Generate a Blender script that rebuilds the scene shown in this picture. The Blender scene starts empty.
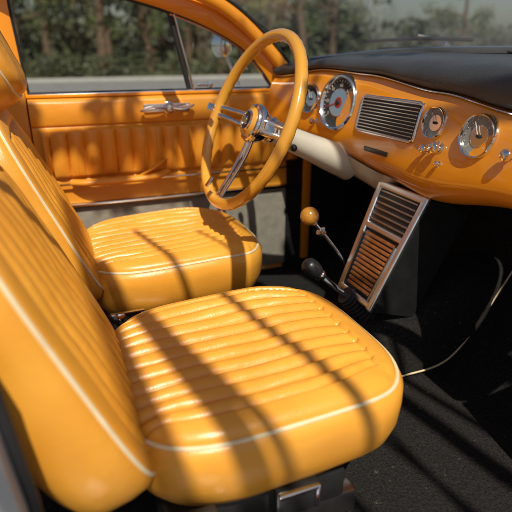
import bpy, bmesh, math, random
from mathutils import Vector, Matrix, noise
random.seed(7)
V=Vector
scene=bpy.context.scene
col=scene.collection
# ------------------------------------------------------------------ materials
def newmat(name):
    m=bpy.data.materials.new(name); m.use_nodes=True
    nt=m.node_tree; b=nt.nodes['Principled BSDF']
    return m,nt,b
def surf(name,c1,c2=None,scale=12,rough=.5,rvar=.0,metal=0,coat=0,coatr=.05,bump=0,bscale=300,btype='noise',bdist=.002,spec=.5,sheen=0,crease=0,fleck=None):
    m,nt,b=newmat(name); N=nt.nodes; Lk=nt.links
    tc=N.new('ShaderNodeTexCoord')
    c2=c2 or tuple(x*.85 for x in c1)
    n=N.new('ShaderNodeTexNoise'); n.inputs['Scale'].default_value=scale; n.inputs['Detail'].default_value=6
    Lk.new(tc.outputs['Object'],n.inputs['Vector'])
    r=N.new('ShaderNodeValToRGB'); r.color_ramp.elements[0].position=.3; r.color_ramp.elements[1].position=.7
    r.color_ramp.elements[0].color=(*c2,1); r.color_ramp.elements[1].color=(*c1,1)
    Lk.new(n.outputs['Fac'],r.inputs['Fac']); Lk.new(r.outputs['Color'],b.inputs['Base Color'])
    if fleck:
        f_=N.new('ShaderNodeTexNoise'); f_.inputs['Scale'].default_value=70; f_.inputs['Detail'].default_value=3
        Lk.new(tc.outputs['Object'],f_.inputs['Vector'])
        rr=N.new('ShaderNodeValToRGB'); rr.color_ramp.elements[0].position=.68; rr.color_ramp.elements[1].position=.74
        Lk.new(f_.outputs['Fac'],rr.inputs['Fac'])
        mx=N.new('ShaderNodeMix'); mx.data_type='RGBA'; mx.inputs['B'].default_value=(*fleck,1)
        Lk.new(rr.outputs['Color'],mx.inputs['Factor']); Lk.new(r.outputs['Color'],mx.inputs['A']); Lk.new(mx.outputs['Result'],b.inputs['Base Color'])
    if rvar:
        mr=N.new('ShaderNodeMapRange'); mr.inputs['To Min'].default_value=rough-rvar; mr.inputs['To Max'].default_value=rough+rvar
        n2=N.new('ShaderNodeTexNoise'); n2.inputs['Scale'].default_value=scale*2.7; n2.inputs['Detail'].default_value=8
        Lk.new(tc.outputs['Object'],n2.inputs['Vector'])
        Lk.new(n2.outputs['Fac'],mr.inputs['Value']); Lk.new(mr.outputs['Result'],b.inputs['Roughness'])
    else: b.inputs['Roughness'].default_value=rough
    b.inputs['Metallic'].default_value=metal
    b.inputs['Coat Weight'].default_value=coat; b.inputs['Coat Roughness'].default_value=coatr
    b.inputs['Specular IOR Level'].default_value=spec
    b.inputs['Sheen Weight'].default_value=sheen
    if bump:
        if btype=='voronoi':
            t=N.new('ShaderNodeTexVoronoi'); out='Distance'
        else:
            t=N.new('ShaderNodeTexNoise'); t.inputs['Detail'].default_value=8; out='Fac'
        t.inputs['Scale'].default_value=bscale
        Lk.new(tc.outputs['Object'],t.inputs['Vector'])
        bp=N.new('ShaderNodeBump'); bp.inputs['Strength'].default_value=bump; bp.inputs['Distance'].default_value=bdist
        Lk.new(t.outputs[out],bp.inputs['Height']); Lk.new(bp.outputs['Normal'],b.inputs['Normal'])
        if crease:
            t2=N.new('ShaderNodeTexNoise'); t2.inputs['Scale'].default_value=22; t2.inputs['Detail'].default_value=4; t2.inputs['Distortion'].default_value=1.2
            Lk.new(tc.outputs['Object'],t2.inputs['Vector'])
            b2=N.new('ShaderNodeBump'); b2.inputs['Strength'].default_value=crease; b2.inputs['Distance'].default_value=.004
            Lk.new(t2.outputs['Fac'],b2.inputs['Height']); Lk.new(b2.outputs['Normal'],bp.inputs['Normal'])
    return m
M_leather=surf('orange_leather',(.79,.365,.045),(.69,.285,.028),scale=7,rough=.33,rvar=.07,bump=.22,bscale=460,btype='voronoi',bdist=.0006,crease=.18)
M_vinyl=surf('orange_door_vinyl',(.74,.30,.026),(.64,.24,.018),scale=6,rough=.40,rvar=.06,bump=.2,bscale=380,btype='voronoi',bdist=.0008,crease=.25)
M_paint=surf('orange_gloss_paint',(.88,.31,.012),(.85,.29,.010),scale=1.5,rough=.28,coat=1,coatr=.03)
M_piping=surf('cream_piping',(.80,.66,.42),(.7,.55,.33),scale=30,rough=.5)
M_chrome=surf('chrome',(.86,.86,.87),(.78,.78,.80),scale=20,rough=.13,rvar=.05,metal=1)
M_dchrome=surf('brushed_steel',(.55,.55,.55),(.42,.42,.42),scale=40,rough=.28,metal=1)
M_schrome=surf('satin_chrome',(.88,.88,.88),(.8,.8,.8),scale=40,rough=.32,metal=1)
M_black=surf('black_plastic',(.02,.02,.02),(.012,.012,.012),scale=20,rough=.35,bump=.1,bscale=300)
M_rubber=surf('black_rubber',(.015,.015,.016),scale=20,rough=.6)
M_pad=surf('charcoal_dash_vinyl',(.06,.06,.062),(.04,.04,.042),scale=9,rough=.40,rvar=.10,bump=.5,bscale=350,btype='voronoi',bdist=.001,crease=.15)
M_carpet=surf('black_carpet',(.034,.031,.029),(.010,.009,.009),scale=160,rough=.95,bump=1,bscale=380,bdist=.007,spec=.2,fleck=(.09,.075,.06))
M_cream=surf('cream_enamel',(.66,.60,.49),(.56,.50,.40),scale=8,rough=.35,coat=.4)
M_grey=surf('grey_trim_cloth',(.30,.265,.21),(.21,.185,.15),scale=30,rough=.8,bump=.5,bscale=260)
M_pillar=surf('pale_grey_trim',(.42,.42,.43),(.34,.34,.35),scale=10,rough=.5,bump=.2)
M_rim=surf('amber_wheel_resin',(.76,.36,.040),(.70,.30,.028),scale=4,rough=.25,coat=1,coatr=.04)
M_knob=surf('amber_knob',(.62,.27,.03),(.5,.2,.02),scale=30,rough=.2,coat=1)
M_wood=surf('brown_wood_slat',(.36,.12,.03),(.20,.06,.016),scale=60,rough=.4,coat=.3)
M_face=surf('gauge_face_dark',(.05,.05,.05),(.03,.03,.03),scale=30,rough=.55,spec=.3)
M_facel=surf('gauge_face_grey',(.30,.28,.25),(.22,.21,.19),scale=30,rough=.5,spec=.3)
M_white=surf('ivory_print',(.75,.72,.62),scale=30,rough=.5)
M_red=surf('red_enamel',(.40,.04,.025),scale=30,rough=.45)
M_gold=surf('gold_emblem',(.75,.5,.2),scale=30,rough=.25,metal=1)
def glass(name,haze,tint):
    m=bpy.data.materials.new(name); m.use_nodes=True; nt=m.node_tree; N=nt.nodes; N.clear(); Lk=nt.links
    o=N.new('ShaderNodeOutputMaterial'); mx=N.new('ShaderNodeMixShader'); t=N.new('ShaderNodeBsdfTransparent'); g=N.new('ShaderNodeBsdfGlossy')
    g.inputs['Roughness'].default_value=.04; t.inputs['Color'].default_value=tint
    lw=N.new('ShaderNodeLayerWeight'); lw.inputs['Blend'].default_value=.5
    pw=N.new('ShaderNodeMath'); pw.operation='POWER'; pw.inputs[1].default_value=5
    ma=N.new('ShaderNodeMath'); ma.operation='MULTIPLY_ADD'; ma.inputs[1].default_value=.9; ma.inputs[2].default_value=.03; ma.use_clamp=True
    Lk.new(lw.outputs['Facing'],pw.inputs[0]); Lk.new(pw.outputs[0],ma.inputs[0]); Lk.new(ma.outputs[0],mx.inputs[0])
    Lk.new(t.outputs[0],mx.inputs[1]); Lk.new(g.outputs[0],mx.inputs[2])
    tc=N.new('ShaderNodeTexCoord'); nz=N.new('ShaderNodeTexNoise'); nz.inputs['Scale'].default_value=3; nz.inputs['Detail'].default_value=7; nz.inputs['Distortion'].default_value=.8
    Lk.new(tc.outputs['Object'],nz.inputs['Vector'])
    d=N.new('ShaderNodeBsdfTranslucent'); d.inputs['Color'].default_value=(.8,.8,.8,1)
    d2=N.new('ShaderNodeBsdfDiffuse'); d2.inputs['Color'].default_value=(.7,.72,.75,1)
    dm=N.new('ShaderNodeMixShader'); Lk.new(d.outputs[0],dm.inputs[1]); Lk.new(d2.outputs[0],dm.inputs[2])
    m2=N.new('ShaderNodeMixShader'); ma2=N.new('ShaderNodeMath'); ma2.operation='MULTIPLY'; ma2.inputs[1].default_value=haze*2  # uneven pale layer mixed into the glass to stand for glare
    Lk.new(nz.outputs['Fac'],ma2.inputs[0]); Lk.new(ma2.outputs[0],m2.inputs[0]); Lk.new(mx.outputs[0],m2.inputs[1]); Lk.new(dm.outputs[0],m2.inputs[2])
    Lk.new(m2.outputs[0],o.inputs[0])
    return m
M_glass=glass('window_glass',.002,(.95,.97,.95,1))
M_wind=glass('windscreen_glass',.10,(.88,.93,.95,1))
M_bark=surf('bark',(.16,.10,.055),(.06,.04,.025),scale=6,rough=.9,bump=.8,bscale=14,bdist=.03)
M_leaf=surf('foliage',(.10,.12,.026),(.022,.038,.010),scale=.8,rough=.6)
M_leaf2=surf('undergrowth_foliage',(.055,.062,.018),(.010,.015,.005),scale=.8,rough=.6)
M_asph=surf('asphalt',(.20,.195,.185),(.13,.13,.125),scale=3,rough=.85,bump=.4,bscale=90)
M_grass=surf('verge_grass',(.09,.10,.03),(.05,.05,.02),scale=2,rough=.9,bump=.8,bscale=40,bdist=.03)

# ------------------------------------------------------------------ builder
def crom(pts,n=8,closed=False):
    P=[V(p) for p in pts]; out=[]; L=len(P)
    rng=range(L) if closed else range(L-1)
    for i in rng:
        if closed: p0,p1,p2,p3=P[(i-1)%L],P[i],P[(i+1)%L],P[(i+2)%L]
        else: p0,p1,p2,p3=P[max(i-1,0)],P[i],P[i+1],P[min(i+2,L-1)]
        for k in range(n):
            t=k/n
            out.append(.5*((2*p1)+(-p0+p2)*t+(2*p0-5*p1+4*p2-p3)*t*t+(-p0+3*p1-3*p2+p3)*t**3))
    if not closed: out.append(P[-1].copy())
    return out
def frame(o,z,x=None):
    z=V(z).normalized(); x=V(x) if x else (V((0,1,0)) if abs(z.y)<.9 else V((1,0,0)))
    x=(x-z*x.dot(z)).normalized(); y=z.cross(x)
    m=Matrix((x,y,z)).transposed().to_4x4(); m.translation=V(o); return m
class MB:
    def __init__(s): s.v=[];s.f=[];s.m=[]
    def add(s,vs,fs,mi=0,M=None):
        o=len(s.v)
        s.v+=[(M@V(v)) if M else V(v) for v in vs]
        s.f+=[tuple(i+o for i in f) for f in fs]; s.m+=[mi]*len(fs); return s
    def tube(s,pts,r,seg=10,closed=False,mi=0,sx=1,sy=1,ref=None):
        P=[V(p) for p in pts]; n=len(P)
        rr=r if isinstance(r,(list,tuple)) else [r]*n
        vs=[];fs=[]; nrm=None
        for i in range(n):
            if closed: t=P[(i+1)%n]-P[(i-1)%n]
            else: t=P[min(i+1,n-1)]-P[max(i-1,0)]
            t.normalize()
            if ref is not None: nrm=V(ref)-t*V(ref).dot(t)
            elif nrm is None:
                a=V((0,0,1)) if abs(t.z)<.9 else V((1,0,0)); nrm=a-t*a.dot(t)
            else: nrm=nrm-t*nrm.dot(t)
            nrm.normalize(); b=t.cross(nrm)
            for k in range(seg):
                a=2*math.pi*k/seg
                vs.append(P[i]+nrm*(math.cos(a)*rr[i]*sx)+b*(math.sin(a)*rr[i]*sy))
        for i in range(n if closed else n-1):
            j=(i+1)%n
            for k in range(seg):
                l=(k+1)%seg; fs.append((i*seg+k,j*seg+k,j*seg+l,i*seg+l))
        if not closed:
            fs.append(tuple(range(seg))); fs.append(tuple((n-1)*seg+k for k in reversed(range(seg))))
        return s.add(vs,fs,mi)
    def lathe(s,prof,M,seg=40,mi=0):
        vs=[];fs=[];n=len(prof)
        for (r,h) in prof:
            for k in range(seg):
                a=2*math.pi*k/seg; vs.append((r*math.cos(a),r*math.sin(a),h))
        for i in range(n-1):
            for k in range(seg):
                l=(k+1)%seg; fs.append((i*seg+k,i*seg+l,(i+1)*seg+l,(i+1)*seg+k))
        if prof[0][0]>1e-5: fs.append(tuple(reversed(range(seg))))
        if prof[-1][0]>1e-5: fs.append(tuple((n-1)*seg+k for k in range(seg)))
        return s.add(vs,fs,mi,M)
    def box(s,c,size,M=None,bev=.003,mi=0,segs=2):
        bm=bmesh.new(); bmesh.ops.create_cube(bm,size=1)
        for v in bm.verts: v.co=V((v.co.x*size[0],v.co.y*size[1],v.co.z*size[2]))+V(c)
        if bev: bmesh.ops.bevel(bm,geom=bm.edges[:],offset=min(bev,min(size)*.45),segments=segs,profile=.6,affect='EDGES')
        bm.verts.index_update()
        s.add([v.co.copy() for v in bm.verts],[tuple(v.index for v in f.verts) for f in bm.faces],mi,M); bm.free(); return s
    def grid(s,fn,nu,nv,mi=0,flip=False):
        vs=[fn(i/nu,j/nv) for i in range(nu+1) for j in range(nv+1)]; fs=[]
        for i in range(nu):
            for j in range(nv):
                a=i*(nv+1)+j; q=(a,a+nv+1,a+nv+2,a+1); fs.append(q[::-1] if flip else q)
        return s.add(vs,fs,mi)
    def prism(s,poly,y0,y1,mi=0):
        n=len(poly); vs=[(x,y0,z) for x,z in poly]+[(x,y1,z) for x,z in poly]
        fs=[tuple(range(n)),tuple(reversed(range(n,2*n)))]+[(i,i+n,(i+1)%n+n,(i+1)%n) for i in range(n)]
        return s.add(vs,fs,mi)
    def build(s,name,mats,parent=None,label=None,sharp=40,kind=None,fix=True):
        mn=V([min(v[i] for v in s.v) for i in range(3)]); mx=V([max(v[i] for v in s.v) for i in range(3)]); c=(mn+mx)/2
        me=bpy.data.meshes.new(name); me.from_pydata([v-c for v in s.v],[],s.f)
        if not isinstance(mats,(list,tuple)): mats=[mats]
        for m in mats: me.materials.append(m)
        me.polygons.foreach_set('material_index',s.m)
        me.polygons.foreach_set('use_smooth',[True]*len(me.polygons))
        if fix:
            bm=bmesh.new(); bm.from_mesh(me); bmesh.ops.recalc_face_normals(bm,faces=bm.faces[:]); bm.to_mesh(me); bm.free()
        me.set_sharp_from_angle(angle=math.radians(sharp)); me.update()
        o=bpy.data.objects.new(name,me); col.objects.link(o); o.location=c
        setpar(o,parent)
        if label: o['label']=label
        if kind: o['kind']=kind
        return o
def setpar(o,parent):
    if parent:
        o.parent=parent; o.matrix_parent_inverse=Matrix.Translation(-V(parent.location))
def empty(name,loc,label,cat):
    e=bpy.data.objects.new(name,None); e.location=loc; e.empty_display_size=.2; col.objects.link(e)
    e['label']=label; e['category']=cat; return e
def sst(a,b,x):
    t=max(0,min(1,(x-a)/(b-a))); return t*t*(3-2*t)
def lerpt(tab,x):
    if x<=tab[0][0]: return tab[0][1]
    for (a,p),(b,q) in zip(tab,tab[1:]):
        if x<=b: 
            t=sst(a,b,x); return p+(q-p)*t
    return tab[-1][1]
def textmesh(s,size):
    cu=bpy.data.curves.new('t','FONT'); cu.body=s; cu.size=size; cu.align_x='CENTER'; cu.align_y='CENTER'
    o=bpy.data.objects.new('t',cu); col.objects.link(o)
    dg=bpy.context.evaluated_depsgraph_get(); me=bpy.data.meshes.new_from_object(o.evaluated_get(dg))
    vs=[v.co.copy() for v in me.vertices]; fs=[tuple(p.vertices) for p in me.polygons]
    bpy.data.objects.remove(o); bpy.data.curves.remove(cu); bpy.data.meshes.remove(me); return vs,fs

# ------------------------------------------------------------------ car root
GZ=-.30
car=empty('car',(0.3,0,GZ),"classic car with orange pleated seats parked on asphalt","car")

# ------------------------------------------------------------------ pads (seats)
def pad(L,W,crown,rings,n,pd,alo,ahi,bm_,M,seed,taper=0,expo=4.2,nx=90,ny=220,dish=.0,frontdrop=0,pw=.5):
    def outline(a,b):
        m=max(abs(a),abs(b)); 
        if m<1e-6: return 0,0
        th=math.atan2(b,a); c,s_=abs(math.cos(th)),abs(math.sin(th))
        g=((c**expo+s_**expo)**(-1/expo))*max(c,s_)
        g=1+(g-1)*m**3
        return a*g*L/2, b*g*W/2*(1+taper*a)
    def zbase(a): return -frontdrop*sst(.3,1,a)
    def top(u,v):
        a=2*u-1; b=2*v-1; x,y=outline(a,b)
        roll=max(0,(1-abs(a)**7)*(1-abs(b)**7))**pw
        z=crown*roll
        bmm=bm_*(1-.10*sst(.2,1,a)) if taper==0 else bm_
        m=sst(alo-.02,alo+.02,a)*(1-sst(ahi-.02,ahi+.02,a))*(1-sst(bmm-.008,bmm+.008,abs(b)))
        q=(b/bmm+1)/2*n
        p=abs(math.sin(math.pi*q))**.5
        wr=noise.noise(V((x*14+seed,y*40,seed)))*.0020+noise.noise(V((x*60,y*60,seed+3)))*.0005
        dep=pd*(1+.25*noise.noise(V((x*9,round(q)*3.1,seed))))
        z+=(dep*(p-1)+wr)*m - dish*(1-min(1,(b/bmm)**2))*(1-abs(a)**3)
        if abs(b)<bmm: z-=.004*math.exp(-((a-ahi)/.016)**2)
        z-=.003*math.exp(-((abs(b)-bmm)/.010)**2)*(1 if alo-.02<a<ahi+.02 else 0)
        z+=noise.noise(V((x*7,y*7,seed+9)))*.0035*roll
        return V((x,y,z+zbase(a)))
    mb=MB(); mb.grid(top,nx,ny)
    loop=[]
    for i in range(nx): loop.append((2*i/nx-1,-1))
    for j in range(ny): loop.append((1,2*j/ny-1))
    for i in range(nx): loop.append((1-2*i/nx,1))
    for j in range(ny): loop.append((-1,1-2*j/ny))
    P=[V((*outline(a,b),zbase(a))) for a,b in loop]; K=len(P)
    Nn=[]
    for i in range(K):
        t=P[(i+3)%K]-P[(i-3)%K]; t.z=0; t.normalize(); Nn.append(V((t.y,-t.x,0)))
    vs=[];fs=[]
    for off,z in rings:
        for i in range(K):
            w=noise.noise(V((P[i].x*9,P[i].y*9,z*20+seed)))*.0045*(1 if z<-.01 else 0)
            vs.append(P[i]+Nn[i]*(off+w)+V((0,0,z)))
    R=len(rings)
    for r in range(R-1):
        for i in range(K):
            j=(i+1)%K; fs.append((r*K+i,r*K+j,(r+1)*K+j,(r+1)*K+i))
    fs.append(tuple((R-1)*K+i for i in range(K)))
    mb.add(vs,fs)
    mb.v=[M@v for v in mb.v]
    pip=[M@(P[i]+Nn[i]*.001) for i in range(0,K,3)]
    return mb,pip

SY=-.315
def make_seat():
    base=MB()
    base.box((.25,SY,.135),(.32,.33,.07),bev=.012)
    base.box((.25,SY-.14,.075),(.38,.035,.05),bev=.006,mi=1)
    base.box((.25,SY+.14,.075),(.38,.035,.05),bev=.006,mi=1)
    seat=base.build('seat',[M_black,M_dchrome],car)
    th=math.radians(2.5)
    Mc=Matrix.Translation((.283,SY,.338))@Matrix.Rotation(-th,4,'Y')
    rings=[(0,0),(.006,-.004),(.012,-.016),(.014,-.040),(.009,-.075),(-.002,-.105),(-.020,-.130),(-.045,-.145)]
    mb,pip=pad(.475,.440,.030,rings,10,.018,-1.1,.80,.83,Mc,1.3,dish=.007,expo=3.6,frontdrop=.012)
    cu=mb.build('cushion',M_leather,seat,fix=True,sharp=60)
    MB().tube(pip,.0036,8,closed=True).build('piping',M_piping,seat)
    up=V((-.40,0,.917)).normalized(); nr=V((.917,0,.40)).normalized()
    L=.50
    Mb=Matrix((up,V((0,-1,0)),up.cross(V((0,-1,0))))).transposed().to_4x4()
    if Mb.col[2].xyz.dot(nr)<0:
        Mb=Matrix((up,V((0,1,0)),up.cross(V((0,1,0))))).transposed().to_4x4()
    c=V((.088,SY,.262))+up*(L/2)
    Mb.translation=c
    rings=[(0,0),(.006,-.004),(.012,-.016),(.014,-.04),(.012,-.07),(.004,-.095),(-.015,-.112),(-.05,-.12)]
    mb,pip=pad(L,.455,.014,rings,9,.014,-1.1,.80,.84,Mb,5.1,taper=-.05,dish=-.008,expo=3.8)
    mb.build('backrest',M_leather,seat,sharp=60)
    MB().tube(pip,.0036,8,closed=True).build('piping',M_piping,seat)
    Mh=Mb.copy(); Mh.translation=V((-.108,SY,.828))
    rings=[(0,0),(.006,-.004),(.012,-.016),(.014,-.045),(.010,-.075),(-.004,-.10),(-.03,-.112)]
    mb,pip=pad(.24,.36,.034,rings,1,.0,-2,2,2,Mh,2.2,expo=2.8,nx=50,ny=60)
    hr=mb.build('headrest',M_leather,seat,sharp=60)
    hp=MB().tube(pip,.0034,8,closed=True).build('headrest_piping',M_piping,seat)
    rb=MB()
    rb.box((.125,SY-.235,.228),(.085,.010,.028),bev=.004)
    rb.box((.195,SY-.243,.228),(.075,.012,.014),bev=.005)
    rb.lathe([(0,0),(.016,0),(.016,.008),(.010,.012),(0,.013)],frame((.105,SY-.24,.228),(0,-1,0)),24)
    rb.build('recliner_lever',M_chrome,seat)
    return seat
seat=make_seat()
kids=list(seat.children)
dy=V((0,.655,0))
s2=seat.copy(); s2.location=seat.location+dy; col.objects.link(s2); setpar(s2,car)
for k in kids:
    c=k.copy(); c.location=k.location+dy
    col.objects.link(c); setpar(c,s2)
    if k.name.startswith('recliner'): k.location+=V((-.03,.0,-.05))
    if k.name.startswith('headrest'): k.location+=V((-.075,0,.03)); c.location+=V((.010,0,.024))
seat['label']='orange pleated leather passenger seat with cream piping'
s2['label']='orange pleated leather driver seat behind the steering wheel'
b=MB(); b.box((.295,-.515,.178),(.075,.02,.055),bev=.005); b.box((.295,-.527,.199),(.07,.008,.010),bev=.003,mi=1); b.box((.328,-.527,.18),(.008,.008,.045),bev=.003,mi=1)
b.build('seat_adjuster',[M_black,M_chrome],seat)
b=MB(); b.box((.13,-.545,.215),(.05,.02,.045),bev=.006); b.box((.13,-.556,.225),(.022,.006,.018),bev=.002,mi=1)
b.build('belt_buckle',[M_black,M_red],car)

# ------------------------------------------------------------------ floor, tunnel
fl=MB()
def ff(u,v):
    x=-.9+2.1*u; y=-.66+1.36*v; z=.03+.005*noise.noise(V((x*6,y*6,0)))
    if x>.95: z+=(x-.95)*1.25
    return V((x,y,z))
fl.grid(ff,80,60)
fl.build('floor_carpet',M_carpet,car)
tn=MB()
def tf(u,v):
    x=-.9+2.05*u; a=math.pi*v; w=.125; h=.16+.10*sst(.62,1.1,x)
    y=-.005+w*math.copysign(abs(math.cos(a))**.6,math.cos(a)); z=.025+h*abs(math.sin(a))**.6
    return V((x,y,z))
tn.grid(tf,60,30)
tn.build('transmission_tunnel',M_carpet,car)
MB().tube(crom([(.45,-.138,.045),(.62,-.14,.045),(.79,-.137,.045),(.90,-.135,.05),(.97,-.13,.085),(1.05,-.12,.17),(1.14,-.11,.29)],8),.0024,8).build('carpet_binding',M_piping,car)
fw=MB(); fw.box((1.17,0,.45),(.03,1.34,.80),bev=.005); fw.build('firewall',M_carpet,car)
for sy in (1,-1):
    kp=MB(); kp.box((1.0,sy*.672,.27),(.40,.03,.56),bev=.005); kp.build('kick_panel',M_carpet,car)
sl=MB(); sl.box((.2,-.70,-.02),(2.1,.09,.13),bev=.02); sl.box((.2,-.70,.051),(1.2,.06,.006),bev=.002,mi=1); sl.build('door_sill',[M_paint,M_chrome],car)

# ------------------------------------------------------------------ dashboard
def xf(y): return .820-(.25*max(0,y-.1)**2)
ZT=[(-.68,.715),(-.33,.733),(-.1,.757),(.2,.782),(.4,.788),(.66,.76)]
ZB=[(-.68,.57),(-.38,.558),(-.106,.516),(.042,.526),(.3,.55),(.66,.58)]
PT=[(-.68,.80),(-.33,.815),(0,.822),(.37,.824),(.66,.80)]
OFF=[(0,.0),(.10,-.024),(.22,-.034),(.40,-.029),(.60,-.019),(.80,-.008),(.92,.004)]
def lin(tab,x):
    if x<=tab[0][0]: return tab[0][1]
    for (a,p),(b,q) in zip(tab,tab[1:]):
        if x<=b: return p+(q-p)*(x-a)/(b-a)
    return tab[-1][1]
def fx(y,z):
    t=lerpt(ZT,y);b=lerpt(ZB,y); return xf(y)+lin(OFF,(z-b)/(t-b))
def dashf(y):
    X=xf(y);t=lerpt(ZT,y);b=lerpt(ZB,y);h=t-b
    P=[(X+.14,b+.05),(X+.07,b+.006),(X+.025,b-.004),(X+.000,b+.001)]+[(X+o,b+g*h) for g,o in OFF[1:]]+[(X+.013,t-.006),(X+.024,t-.001),(X+.045,t)]
    return crom([(x,y,z) for x,z in P],4)
stN=110
db=MB(); S=[dashf(-.675+1.335*i/stN) for i in range(stN+1)]; K=len(S[0])
db.add([p for s in S for p in s],[(i*K+j,(i+1)*K+j,(i+1)*K+j+1,i*K+j+1) for i in range(stN) for j in range(K-1)])
dash=db.build('dashboard',M_paint,car,label='glossy orange painted dashboard with chrome ringed gauges')
def wx(y): return .84+.27*(1-(min(1,abs(y)/.67))**4)
def padf(y):
    X=xf(y);t=lerpt(ZT,y);p=lerpt(PT,y);h=p-t; W=wx(y)
    P=[(X+.05,t-.006),(X+.024,t+.001),(X+.008,t+.10*h),(X+.000,t+.3*h),(X+.004,t+.6*h),(X+.020,t+.86*h),(X+.052,t+1.0*h)]
    Q=[(X+.052+(W-X-.052)*k,p+.012*k) for k in (.35,.7,1)]
    return crom([(x,y,z+.0018*noise.noise(V((x*20,y*12,0)))) for x,z in P+Q],5)
pb=MB(); S=[padf(-.675+1.335*i/stN) for i in range(stN+1)]; K=len(S[0])
pb.add([p for s in S for p in s],[(i*K+j,(i+1)*K+j,(i+1)*K+j+1,i*K+j+1) for i in range(stN) for j in range(K-1)])
pb.build('dash_top_pad',M_pad,dash)
MB().tube([V((xf(y)+.010,y,lerpt(ZT,y)-.002)) for y in [-.67+1.32*i/60 for i in range(61)]],.0020,8).build('trim_strip',M_chrome,dash)
TZ=.20
def gauge(y,z,R,style,nums=None):
    sl_=-.5*max(0,y-.1)
    g=frame((fx(y,z)+.002,y,z),(-1,sl_-.07,TZ),(0,-1,0))
    m=MB()
    m.lathe([(R*1.0,-.03),(R,.004),(R*.985,.010),(R*.94,.014),(R*.88,.013),(R*.84,.008),(R*.82,.003)],g,48,0)
    m.lathe([(R*.83,.0035),(R*.80,.003),(0,.003)],g,48,1)
    m.lathe([(R*.50,.0040),(R*.49,.0044),(R*.47,.0044),(R*.46,.0036)],g,40,0)
    if style=='emblem': m.lathe([(R*.46,.0038),(0,.0039)],g,40,5)
    nt=25 if R>.06 else 13
    for i in range(nt):
        a=math.radians(225-270*i/(nt-1)); big=(i%4==0)
        M=g@Matrix.Rotation(a,4,'Z')
        m.box((R*(.74 if big else .765),0,.0045),(R*(.11 if big else .06),R*.022,.001),M,bev=0,mi=2)
    if nums:
        for i,s in enumerate(nums):
            a=math.radians(225-270*i/(len(nums)-1))
            vs,fs=textmesh(s,R*.17)
            m.add(vs,fs,2,g@Matrix.Translation((R*.60*math.cos(a),R*.60*math.sin(a),.0050)))
    a=math.radians(200 if R>.06 else 120)
    M=g@Matrix.Rotation(a,4,'Z')
    m.box((R*.3,0,.008),(R*.75,R*.03,.0015),M,bev=0,mi=3 if R>.06 else 2)
    m.lathe([(0,.010),(R*.07,.010),(R*.09,.006),(R*.09,.003)],g,24,4)
    if style=='emblem':
        m.lathe([(R*.20,.0042),(R*.19,.0050),(0,.0053)],g,30,3)
    return m.build('gauge',[M_chrome,M_face if style!='light' else M_facel,M_white,M_red,M_black,M_facel],dash)
o=gauge(.293,.700,.080,'emblem',nums=['0','20','40','60','80','100','120']); o['label']='large round speedometer with red centre'
gauge(.43,.700,.045,'dark')
gauge(-.119,.692,.036,'light')
gauge(-.256,.682,.046,'light',nums=['0','2','4','6'])
gr=MB(); y0,y1,z0,z1=-.062,.182,.640,.729
cor=[(y0,z0),(y1,z0),(y1,z1),(y0,z1)]
path=[]
for i in range(4):
    a,b_=V(cor[i]),V(cor[(i+1)%4])
    for k in range(10):
        t=.06+.88*k/9; p=a.lerp(b_,t); path.append((fx(p.x,p.y)-.002,p.x,p.y))
gr.tube(path,.0042,10,closed=True,ref=(1,0,0))
gr.grid(lambda u,v:V((fx(y0+(y1-y0)*u,z0+(z1-z0)*v)-.0015,y0+(y1-y0)*u,z0+(z1-z0)*v)),10,8,mi=1)
ns=11
for i in range(ns):
    z=z0+(z1-z0)*(i+.5)/ns
    pts=[(fx(y,z)-.005,y,z) for y in [y0+.006+(y1-y0-.012)*k/12 for k in range(13)]]
    gr.tube(pts,.0040,8,sx=.42,sy=1,ref=(.55,0,1),mi=2)
gr.build('louvre_grille',[M_chrome,M_black,M_schrome],dash)
bd=MB(); bd.box((fx(.075,.598)-.002,.075,.598),(.006,.105,.012),bev=.002)
bd.build('badge_plate',M_black,dash)
def knob(y,z,r,l=.022,m=M_chrome):
    g=frame((fx(y,z)+.002,y,z),(-1,0,TZ)); k=MB()
    k.lathe([(r*1.25,-.006),(r*1.25,.002),(r*.5,.004),(r*.45,l*.45),(r*.9,l*.55),(r,l*.75),(r*.92,l*.95),(r*.5,l*1.05),(0,l*1.08)],g,28)
    return k.build('knob',m,dash)
knob(-.152,.642,.013); knob(-.118,.634,.010); knob(-.350,.660,.012); knob(-.165,.610,.006,.012)
knob(.385,.636,.009); knob(-.44,.655,.012)
kn=MB()
def knf(u,v):
    y=-.01+.46*u; w=sst(0,.3,u)*.072+.006; X=xf(y);b_=lerpt(ZB,y)
    a=v*math.pi/2
    return V((X-.028+.06*v, y, b_+.018-w*math.sin(a)))
kn.grid(knf,30,10); kn.build('knee_panel',M_cream,dash)

# ------------------------------------------------------------------ steering wheel
n=V((.915,.055,-.40)).normalized(); Cw=V((.496,.243,.669)); wup=V((.4,0,.915)); F=frame(Cw,n,wup)
R=.229
colm=MB(); colm.lathe([(.022,.05),(.030,.075),(.032,.12),(.036,.2),(.043,.28),(.048,.36)],F,36)
colm.lathe([(.034,.062),(.037,.070),(.034,.078)],F,36,1)
colm.build('steering_column',[M_cream,M_chrome],car)
rim=MB()
vs=[];NS=180;ms=14
for i in range(NS):
    A=2*math.pi*i/NS
    for k in range(ms):
        B=2*math.pi*k/ms
        rr=.0158*(1+(0.04*math.cos(A*40) if math.sin(B)>.3 else 0))
        rad=R+rr*math.cos(B); vs.append((rad*math.cos(A),rad*math.sin(A),rr*math.sin(B)))
fs=[(i*ms+k,((i+1)%NS)*ms+k,((i+1)%NS)*ms+(k+1)%ms,i*ms+(k+1)%ms) for i in range(NS) for k in range(ms)]
rim.add(vs,fs,0,F)
sw=rim.build('steering_wheel',M_rim,car,label='large amber steering wheel with chrome spokes')
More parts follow.
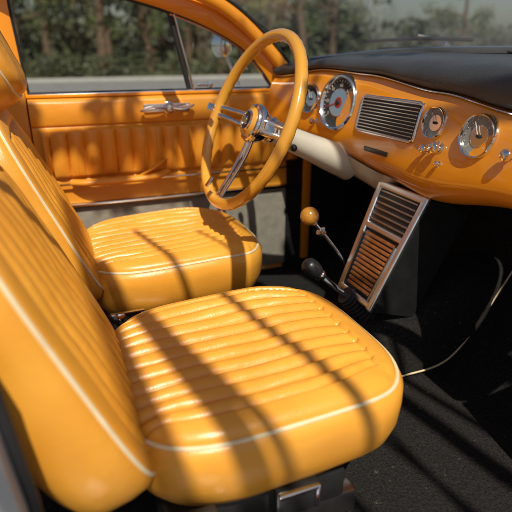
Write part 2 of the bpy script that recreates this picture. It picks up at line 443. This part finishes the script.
for ang in (90,-90,180):
    sp=MB(); Ms=F@Matrix.Rotation(math.radians(ang),4,'Z')
    for side in (-1,1):
        pts=crom([(.040,side*.014,.026),(.09,side*.015,.024),(.15,side*.013,.014),(.205,side*.012,.002),(.224,side*.011,0)],5)
        sp.tube([Ms@p for p in pts],.0075,10,sx=.55,sy=1,ref=n)
    sp.box((.19,0,.006),(.03,.02,.004),Ms@Matrix.Rotation(math.radians(14),4,'Y'),bev=.001)
    sp.box((.075,0,.028),(.06,.02,.004),Ms,bev=.001)
    sp.build('spoke',M_chrome,sw)
hb=MB()
hb.lathe([(.030,.06),(.046,.040),(.052,.024),(.052,.014),(.048,.006),(.042,.004),(.040,.008)],F,48,0)
hb.lathe([(.040,.008),(.038,.003),(.030,-.002),(.029,-.003)],F,48,1)
hb.lathe([(.029,-.002),(.028,-.006),(.024,-.007),(.023,-.004)],F,48,0)
hb.lathe([(.023,-.004),(.012,-.007),(0,-.008)],F,48,2)
for a in (0,90): 
    hb.box((0,0,-.0085),(.030,.004,.003),F@Matrix.Rotation(math.radians(a+45),4,'Z'),bev=.001,mi=0)
hb.lathe([(.009,-.007),(.008,-.0105),(0,-.011)],F,24,3)
hb.build('horn_button',[M_chrome,M_rim,M_black,M_gold],sw)
st=MB()
e=F@V((.03,-.115,.075)); s0=F@V((.0,-.03,.11))
st.tube([s0,s0.lerp(e,.5)+V((0,0,.004)),e],.0038,8)
st.lathe([(0,-.012),(.008,-.008),(.010,0),(.008,.012),(.004,.016)],frame(e,s0-e),20,1)
st.build('indicator_stalk',[M_chrome,M_black],car)
st=MB(); e=F@V((-.02,.13,.085)); s0=F@V((.0,.03,.11)); st.tube([s0,e],.0038,8); st.lathe([(0,-.012),(.008,-.008),(.009,0),(.004,.014)],frame(e,s0-e),20,1)
st.build('wiper_stalk',[M_chrome,M_black],car)

# ------------------------------------------------------------------ centre console
A0=V((.690,-.03,.238)); A1=V((.826,-.01,.512)); al=(A1-A0); CL=al.length; al.normalize()
nrm=V((-al.z,0,al.x)).normalized()
CF=Matrix((V((0,-1,0)),al,nrm)).transposed().to_4x4(); CF.translation=A0
def cw(t): return (.080+.024*t)
cs=MB()
poly=[(-cw(0),0),(cw(0),0),(cw(1),CL),(-cw(1),CL)]
vs=[(x,y,-.004) for x,y in poly]+[(x*.9,y+.02,-.14) for x,y in poly]
cs.add(vs,[(0,1,2,3),(4,7,6,5),(0,4,5,1),(1,5,6,2),(2,6,7,3),(3,7,4,0)],0,CF)
cons=cs.build('centre_console',M_black,car,label='chrome framed centre console with slatted panel')
fr_=MB()
def bar(p,q,w=.020,d=.014):
    p=V(p);q=V(q); L_=(q-p).length; M=CF@frame((p+q)/2,(0,0,1),(q-p))
    fr_.box((0,0,0),(L_+w*.3,w,d),M,bev=.006,segs=4)
def cp(sx,t,z=.003): return (sx*(cw(t)-.010),t*CL,z)
bar(cp(-1,0),cp(-1,1)); bar(cp(1,0),cp(1,1)); bar(cp(-1,.03),cp(1,.03),.018); bar(cp(-1,.975),cp(1,.975),.020); bar(cp(-.93,.615),cp(.93,.615),.016)
fr_.build('chrome_frame',M_schrome,cons)
vt=MB()
vt.box((0,CL*.79,.0),(cw(.79)*2-.035,CL*.32,.006),CF,bev=.002)
for i in range(6):
    y=CL*(.675+.05*i); vt.box((0,y,.005),(cw(.8)*2-.042,.0045,.006),CF,bev=.001,mi=1)
vt.build('vent',[M_black,M_dchrome],cons)
wd=MB()
wd.box((0,CL*.32,.0),(cw(.3)*2-.035,CL*.50,.006),CF,bev=.002,mi=1)
for i in range(12):
    y=CL*(.105+.040*i); wl=cw(y/CL)*2-.064
    wd.box((0,y,.006),(wl,.0085,.008),CF,bev=.0025,mi=0)
for sx in (-1,1):
    wd.box((sx*(cw(.3)-.028),CL*.32,.008),(.006,CL*.49,.010),CF@Matrix.Rotation(-sx*.078,4,'Z'),bev=.002,mi=2)
wd.build('slatted_panel',[M_wood,M_black,M_dchrome],cons)

# ------------------------------------------------------------------ levers
lv=MB(); a=V((.735,.075,.27)); b_=V((.603,.075,.443))
lv.tube(crom([a,a.lerp(b_,.4)+V((.004,0,0)),a.lerp(b_,.85)],6),.0048,10,mi=0)
lv.lathe([(.012,0),(.014,.01),(.008,.014)],frame(a.lerp(b_,.70),b_-a),24,0)
gl=lv.build('gear_lever',M_chrome,car,label='chrome gear lever with amber ball knob')
k=MB(); k.lathe([(0.006,-.030),(.013,-.022)]+[(.0245*math.cos(t),.0245*math.sin(t)) for t in [math.radians(-55+145*i/14) for i in range(15)]],frame(b_,b_-a),32)
k.build('knob',M_knob,gl)
lv=MB(); a=V((.715,-.025,.205)); b_=V((.572,-.005,.334)); g=frame(a,b_-a); LL=(b_-a).length
lv.tube([a,b_],.007,12,mi=0)
lv.box((0,0,LL*.55),(.016,.012,LL*.5),g,bev=.003,mi=0)
hbk=lv.build('hand_brake',M_chrome,car,label='hand brake lever with black grip and ribbed boot')
k=MB(); k.lathe([(.010,LL-.045),(.014,LL-.035),(.014,LL-.028),(.020,LL-.018),(.023,LL),(.021,LL+.014),(.013,LL+.022),(0,LL+.025)],g,32)
k.lathe([(.0145,LL-.036),(.016,LL-.032),(.0145,LL-.028)],g,32,1)
k.build('grip',[M_black,M_chrome],hbk)
k=MB(); pr=[]
for i in range(33):
    h=-.02+.085*i/32; r=.040-.020*i/32; pr.append((r+.004*math.cos(i*math.pi/2),h))
k.lathe(pr,g,32); k.build('ribbed_boot',M_rubber,hbk)
# ------------------------------------------------------------------ far door
DY=.672
dr=MB()
def dfn(u,v):
    x=-.045+.905*u; z=.378+.335*v
    bul=.010+.006*math.sin(math.pi*min(1,max(0,(z-.62)/.085)))*(1 if z>.62 else 0)
    m=sst(.463,.470,z)*(1-sst(.609,.617,z))*sst(-.03,-.015,x)*(1-sst(.835,.85,x))
    env=math.sin(math.pi*min(1,max(0,(z-.463)/.154)))**.35 if .463<z<.617 else 0
    pl=abs(math.sin(math.pi*(x+.003*noise.noise(V((x*8,z*9,1))))/.050))**.5
    bul+=m*(.004+.022*env*pl*(1+.2*noise.noise(V((round(x/.05)*2.3,z*8,5)))))
    bul-=.005*math.exp(-((z-.621)/.003)**2)+.005*math.exp(-((z-.458)/.003)**2)
    if z>.69: bul-=.030*((z-.69)/.023)**2
    bul+=.0025*noise.noise(V((x*9,z*12,3)))
    return V((x,DY-bul,z))
dr.grid(dfn,320,110)
door=dr.build('door',M_vinyl,car,label='orange pleated vinyl door panel with chrome handle',fix=False)
lp=MB()
def lfn(u,v):
    x=-.045+.90*u; z=.06+.305*v
    return V((x,DY-.004-.006*math.sin(math.pi*v)**.4-.001*noise.noise(V((x*9,z*9,0))),z))
lp.grid(lfn,80,30); lp.build('lower_panel',M_grey,door,fix=False)
tr=MB(); tr.box((.41,DY-.016,.371),(.90,.014,.012),bev=.004); tr.build('chrome_strip',M_chrome,door)
sk=MB()
def skf(u,v):
    x=-1.2+2.1*u; z=-.15+.86*v; return V((x,.73+.07*math.sin(math.pi*min(1,max(0,v)))**.7,z))
sk.grid(skf,20,14); sk.box((.4,.705,.712),(.90,.07,.01),bev=.003)
sk.build('outer_skin',M_paint,door)
ar=MB()
ar.tube(crom([(.055,DY-.02,.448),(.10,DY-.045,.450),(.22,DY-.052,.452),(.31,DY-.048,.455),(.355,DY-.02,.462)],6),.015,14,sx=.75,sy=1.2)
ar.build('armrest',M_vinyl,door)
ps=MB(); ps.tube(crom([(.265,DY-.05,.462),(.30,DY-.06,.482),(.335,DY-.05,.500),(.352,DY-.025,.505)],6),.009,10,sx=.5,sy=1.1); ps.build('pull_strap',M_vinyl,door)
ch=MB(); ch.box((.40,DY-.028,.4445),(.86,.006,.006),bev=.002); ch.build('chrome_strip',M_chrome,door)
hd=MB()
g=frame((.375,DY-.016,.668),(0,-1,0),(1,0,0))
hd.lathe([(.019,0),(.019,.004),(.014,.007),(.010,.016),(.012,.022),(.009,.026),(0,.027)],g,30)
hd.tube(crom([(.36,DY-.038,.668),(.33,DY-.045,.671),(.295,DY-.040,.664),(.285,DY-.030,.662)],6),.006,12,sx=.7,sy=1.3)
hd.tube(crom([(.385,DY-.038,.668),(.415,DY-.044,.664),(.445,DY-.038,.672),(.452,DY-.03,.675)],6),.006,12,sx=.7,sy=1.3)
hd.box((.37,DY-.018,.668),(.15,.006,.026),bev=.003,segs=3)
hd.build('door_handle',M_chrome,door)
WP=[(-.042,.712),(-.052,.85),(-.058,1.0),(-.02,1.035),(.12,1.02),(.28,.985),(.40,.953),(.52,.910),(.63,.853),(.70,.790),(.752,.722)]
wp=crom([(x,.69,z) for x,z in WP],6)
wf=MB(); wf.tube(wp,.0075,10); wf.box((.36,.690,.718),(.82,.014,.010),bev=.003)
wf.tube([(.402,.69,.953),(.456,.69,.715)],.0085,10)
wf.build('window_seal',M_rubber,door)
wf=MB(); wf.tube([p+V((0,-.010,0)) for p in crom([(x,.69,z) for x,z in [(.40,.945),(.52,.902),(.622,.848),(.69,.787),(.738,.727)]],6)],.0035,8)
wf.tube([(.413,.680,.945),(.467,.680,.72)],.0035,8); wf.box((.36,.678,.715),(.80,.008,.009),bev=.003)
wf.lathe([(0,0),(.010,0),(.010,.012),(0,.014)],frame((.52,.678,.735),(0,-1,0)),20)
wf.box((.50,.668,.735),(.05,.006,.011),bev=.003)
wf.build('window_trim',M_chrome,door)
of=MB(); OP=[(-.105,.70),(-.115,.85),(-.12,1.0),(-.06,1.10),(.10,1.085),(.30,1.045),(.43,1.01),(.555,.962),(.675,.892),(.755,.815),(.835,.722)]
op=crom([(x,.675,z) for x,z in OP],6); K=len(op)
wp2=crom([(x,.685,z) for x,z in WP],6)
vs=[];fs=[]
for i in range(K):
    a,b_=wp2[i],op[i]; vs+= [a+V((0,.02,0)),a+V((0,-.004,0)),a.lerp(b_,.3)+V((0,-.010,0)),a.lerp(b_,.75)+V((0,-.012,0)),b_+V((0,-.004,0)),b_+V((0,.04,0))]
for i in range(K-1):
    for j in range(5): fs.append((i*6+j,(i+1)*6+j,(i+1)*6+j+1,i*6+j+1))
of.add(vs,fs); of.build('door_frame',M_paint,door)
gl_=MB(); wpg=[(p.x,p.z) for p in wp]
gl_.add([(x,.693,z) for x,z in wpg],[tuple(range(len(wpg)))]); gl_.build('window_glass',M_glass,door,fix=False)
pi=MB()
PP=[(.90,.655,.66),(.835,.655,.735),(.79,.655,.775),(.70,.650,.865),(.60,.64,.945),(.50,.63,.995),(.32,.61,1.05),(.05,.59,1.085),(-.35,.58,1.07),(-.9,.56,.95)]
pth=crom(PP,6)
pi.tube(pth,.020,14,sx=1.1,sy=.9)
pi.tube([V((p.x,-p.y,p.z)) for p in pth],.020,14,sx=1.1,sy=.9)
hx=crom([(.30,-.61,1.055),(.35,-.3,1.085),(.37,0,1.095),(.35,.3,1.085),(.30,.61,1.055)],8)
pi.tube(hx,.022,12)
pi.build('roof_rail',M_paint,car)
se=MB(); se.tube([p+V((.016,-.010,.016)) for p in pth[6:34]],.006,10); se.build('windscreen_seal',M_rubber,car)
qp=MB(); qp.box((-.50,.69,.35),(.80,.04,.72),bev=.02); qp.box((-.083,.672,.55),(.07,.03,.36),bev=.01); qp.build('quarter_panel',M_vinyl,car)
dp=MB(); dp.box((.882,.668,.38),(.035,.035,.62),bev=.01); dp.build('hinge_pillar',M_paint,car)
nt_=MB()
poly=[(-.068,.05),(-.060,.30),(-.062,.39),(-.077,.53),(-.115,.66),(-.19,.75),(-.45,.78),(-.9,.75),(-.9,.05)]
nt_.prism([(x-.012,z) for x,z in poly],-.64,-.60,0)
nt_.tube([(x-.008,-.60,z) for x,z in poly[:7]],.009,10,mi=1)
nt_.build('rear_side_trim',[M_pillar,M_rubber],car)
ws=MB()
def wsf(u,v):
    y=-.65+1.30*u; q=1-(abs(y)/.65)**4 if abs(y)<.65 else 0
    xb=.835+.275*(1-(abs(y)/.67)**4); zb=.80+.035*q
    xt=.32+.06*q; zt=1.05+.035*q
    bulge=.04*math.sin(math.pi*v)
    return V((xb+(xt-xb)*v+bulge,y,zb+(zt-zb)*v+bulge*.6))
ws.grid(wsf,50,14); ws.build('windscreen',M_wind,car,fix=False)
sb=MB(); sb.tube([wsf(i/60,0)+V((.012,0,.004)) for i in range(61)],.011,10); sb.tube([wsf(i/60,0)+V((.020,0,.014)) for i in range(61)],.004,8,mi=1)
sb.build('windscreen_surround',[M_rubber,M_chrome],car)
hd_=MB()
def hf(u,v):
    y=-.72+1.44*v; q=1-(abs(y)/.75)**3; x0=wx(min(.66,abs(y)))+.03; x=x0+(2.3-x0)*u
    return V((x,y,.80+.036*q-.06*u*u-.05*(1-q)))
hd_.grid(hf,24,24); hd_.build('bonnet',M_paint,car,fix=False)
for (y0_,y1_,xx) in ((.60,.16,1.10),(-.02,-.48,1.14)):
    w=MB(); 
    w.tube(crom([(xx-.04,y0_,.868),(xx+.02,(y0_+y1_)/2,.874),(xx+.03,y1_,.868)],8),.0055,8,mi=0)
    w.tube(crom([(xx+.07,y0_-.28,.852),(xx+.05,y0_-.22,.878),(xx+.025,(y0_+y1_)/2+.02,.884)],6),.0050,8,mi=1)
    w.lathe([(.014,0),(.014,.02),(.006,.028),(0,.03)],frame((xx+.07,y0_-.28,.838),(0,0,1)),20,1)
    w.build('wiper',[M_rubber,M_dchrome],car)
mr=MB(); g=frame((.605,.80,.853),(-.75,-.62,.0)); mr.lathe([(0,-.03),(.02,-.028),(.034,-.016),(.040,0),(.040,.004),(.037,.006)],g,32); mr.lathe([(.037,.005),(0,.004)],g,32,1)
mr.tube(crom([(.62,.805,.825),(.64,.80,.78),(.66,.775,.72)],5),.006,10)
mr.build('door_mirror',[M_chrome,M_dchrome],car)

# ------------------------------------------------------------------ setting
g_=MB(); g_.grid(lambda u,v:V((-300+600*u,-300+600*v,GZ)),8,8); o=g_.build('ground',M_grass,kind='structure',fix=False)
r_=MB(); r_.grid(lambda u,v:V((-200+400*u,-14+33.5*v,GZ+.004)),20,4); o=r_.build('road',M_asph,kind='structure',fix=False)
kb=MB(); kb.box((0,19.6,GZ+.06),(400,.2,.12),bev=.02); kb.build('kerb',surf('concrete_kerb',(.4,.39,.37),scale=5,rough=.8),kind='structure')
def leafcloud(mb,c,rad,nl,size,mi=0):
    for _ in range(nl):
        d=V((random.gauss(0,1),random.gauss(0,1),random.gauss(0,1))).normalized()*random.random()**.4
        p=V(c)+V((d.x*rad[0],d.y*rad[1],d.z*rad[2]))
        a=V((random.gauss(0,1),random.gauss(0,1),random.gauss(0,1))).normalized(); b_=a.orthogonal().normalized(); s=size*(.6+.8*random.random())
        mb.add([p-a*s*.5,p+b_*s*.3,p+a*s*.5,p-b_*s*.3],[(0,1,2,3)],mi)
def tree_meshes(seed):
    random.seed(seed); t=MB(); H=7+random.random()*2
    pts=crom([(0,0,-.1),(.1*random.uniform(-1,1),.1,1.5),(.25*random.uniform(-1,1),.2*random.uniform(-1,1),3.5),(.3*random.uniform(-1,1),.3*random.uniform(-1,1),H)],5)
    t.tube(pts,[.24-.19*i/(len(pts)-1) for i in range(len(pts))],10)
    c=MB(); 
    for k in range(11):
        z=1.7+random.random()*(H-2.2); a=random.random()*6.28; l=random.uniform(1.1,2.3)
        p0=V((0,0,z)); p1=p0+V((math.cos(a)*l*.5,math.sin(a)*l*.5,.35)); p2=p0+V((math.cos(a)*l,math.sin(a)*l,.5+random.random()*.5))
        t.tube([p0,p1,p2],[.07,.045,.02],7)
        for q in range(4):
            pc=p0.lerp(p2,.5+.18*q)+V((random.uniform(-.4,.4),random.uniform(-.4,.4),random.uniform(-.4,.4)))
            leafcloud(c,pc,(.6,.6,.42),60,.2)
    leafcloud(c,(0,0,H),(1,1,.9),200,.22)
    return t,c
protos=[tree_meshes(20+i) for i in range(3)]
random.seed(3)
tp=[(-1,24),(2.5,23),(5,26),(7.5,22.5),(10,27),(12,23.5),(16,28),(0.5,31),(4,33),(9,34),(14,36),(-3,29),(27,30),(22,40)]
first={}
for i,(x,y) in enumerate(tp):
    k=i%3; e=empty('tree',(x,y,GZ),'tall leafy tree with brown trunk beyond the road','tree'); e['group']='trees beyond the road'
    if k not in first:
        t,c=protos[k]
        t.v=[v+V((x,y,GZ)) for v in t.v]; c.v=[v+V((x,y,GZ)) for v in c.v]
        a=t.build('trunk',M_bark,e); b_=c.build('crown',M_leaf,e,fix=False); first[k]=(a,b_,V((x,y,GZ)))
    else:
        a,b_,o0=first[k]
        for s in (a,b_):
            q=s.copy(); q.location=s.location-o0+V((x,y,GZ)); col.objects.link(q); setpar(q,e)
ug=MB()
for i in range(110):
    x=random.uniform(-8,30); y=random.uniform(21.5,24)+ (x>14)*random.uniform(0,4); leafcloud(ug,(x,y,GZ+.4),(.9,.6,.55),50,.22)
o=ug.build('undergrowth',M_leaf2,kind='stuff',fix=False); o['label']='low bushes along the far side of the road'; o['category']='bushes'
fwood=MB()
for i in range(330):
    x=random.uniform(-25,26); y=random.uniform(38,52); leafcloud(fwood,(x,y,random.uniform(0,7)),(1.8,1.5,1.4),36,.7)
for i in range(110):
    x=26+random.uniform(0,40); y=random.uniform(38,52); leafcloud(fwood,(x,y,random.uniform(0,3.2)),(2.2,1.5,.9),36,.7)
for i in range(50):
    x=random.uniform(-25,26); y=random.uniform(37,46); fwood.tube([(x,y,GZ),(x+random.uniform(-.3,.3),y,7)],.16,6,mi=1)
o=fwood.build('wood',[M_leaf2,M_bark],kind='stuff',fix=False); o['label']='dark far-off wood behind the road'; o['category']='wood'
# out-of-view tree added to throw shade bands over seats and door
random.seed(11)
e=empty('tree',(-2.1,-3.8,GZ),'added unseen tree with thin twigs casting shade bands on the seats','tree')
t=MB(); t.tube(crom([(-2.1,-3.8,GZ),(-2.05,-3.7,1.2),(-1.9,-3.4,2.2),(-1.9,-3.3,4.8)],6),[.16-.10*i/18 for i in range(19)],12)
t.tube(crom([(-1.92,-3.4,2.1),(-1.3,-2.8,2.4),(-.3,-2.6,2.45),(.9,-2.55,2.5)],8),[.06-.04*i/24 for i in range(25)],10)
x=-.95
while x<.80:  # twigs spaced to lay shadow bands across the cushions
    dx=random.uniform(-.34,-.08); L_=random.uniform(1.25,1.5)
    p0=V((x+random.uniform(-.03,.03)+.15,-2.6,2.44)); p1=p0+V((dx*.5+random.uniform(-.04,.04),L_*.5,random.uniform(-.05,.05))); p2=p0+V((dx,L_,random.uniform(-.1,.1)))
    r0=random.choice([.010,.015,.022,.030])
    t.tube(crom([p0,p1,p2],6),[r0*(1-.035*i) for i in range(13)],7)
    x+=random.uniform(.09,.14)
t.tube(crom([(-1.9,-3.3,3.2),(-1.3,-2.2,3.4),(-.6,-1.35,3.15),(.7,-1.2,3.1)],8),[.05-.03*i/24 for i in range(25)],8)
t.build('trunk',M_bark,e)
c=MB()
for k in range(14): leafcloud(c,(-2.8+random.uniform(-.8,.6),-4.1+random.uniform(-.8,.8),5+random.uniform(-.7,.7)),(.6,.6,.5),60,.12)
for k in range(14): leafcloud(c,(random.uniform(-.75,.75),random.uniform(-1.38,-1.0),3.1+random.uniform(-.06,.12)),(.11,.10,.08),25,.07)  # leaf clumps added to dapple the far door with shade
c.build('crown',M_leaf,e,fix=False)

# ------------------------------------------------------------------ light
w=bpy.data.worlds.new('World'); scene.world=w; w.use_nodes=True
nt=w.node_tree; bg=nt.nodes['Background']; sky=nt.nodes.new('ShaderNodeTexSky'); sky.sky_type='NISHITA'; sky.sun_disc=False
S_=V((-.10,-.6,.80)).normalized()
sky.sun_elevation=math.asin(S_.z); sky.sun_rotation=math.atan2(S_.x,S_.y)
sky.air_density=1.2; sky.dust_density=2
nt.links.new(sky.outputs[0],bg.inputs['Color']); bg.inputs['Strength'].default_value=.065
ld=bpy.data.lights.new('sun','SUN'); ld.energy=4.9; ld.angle=math.radians(.5); ld.color=(1,.93,.80)
lo=bpy.data.objects.new('sun',ld); lo.rotation_euler=S_.to_track_quat('Z','Y').to_euler(); lo.location=(0,-6,8); col.objects.link(lo)
scene.view_settings.view_transform='Standard'; scene.view_settings.look='None'; scene.view_settings.exposure=0
# ------------------------------------------------------------------ camera
cd=bpy.data.cameras.new('camera'); cam=bpy.data.objects.new('camera',cd); col.objects.link(cam)
yaw=math.radians(21.1); pit=math.radians(21.5)
f=V((math.sin(yaw)*math.cos(pit),math.cos(yaw)*math.cos(pit),-math.sin(pit))); r=V((math.cos(yaw),-math.sin(yaw),0)); u=r.cross(f)
m=Matrix((r,u,-f)).transposed().to_4x4(); m.translation=V((0,-1.1,.85)); cam.matrix_world=m
cd.sensor_width=36; cd.lens=36*530/512; cd.clip_start=.02; cd.clip_end=1000
cd.dof.use_dof=True; cd.dof.focus_distance=1.15; cd.dof.aperture_fstop=3.0
scene.camera=cam
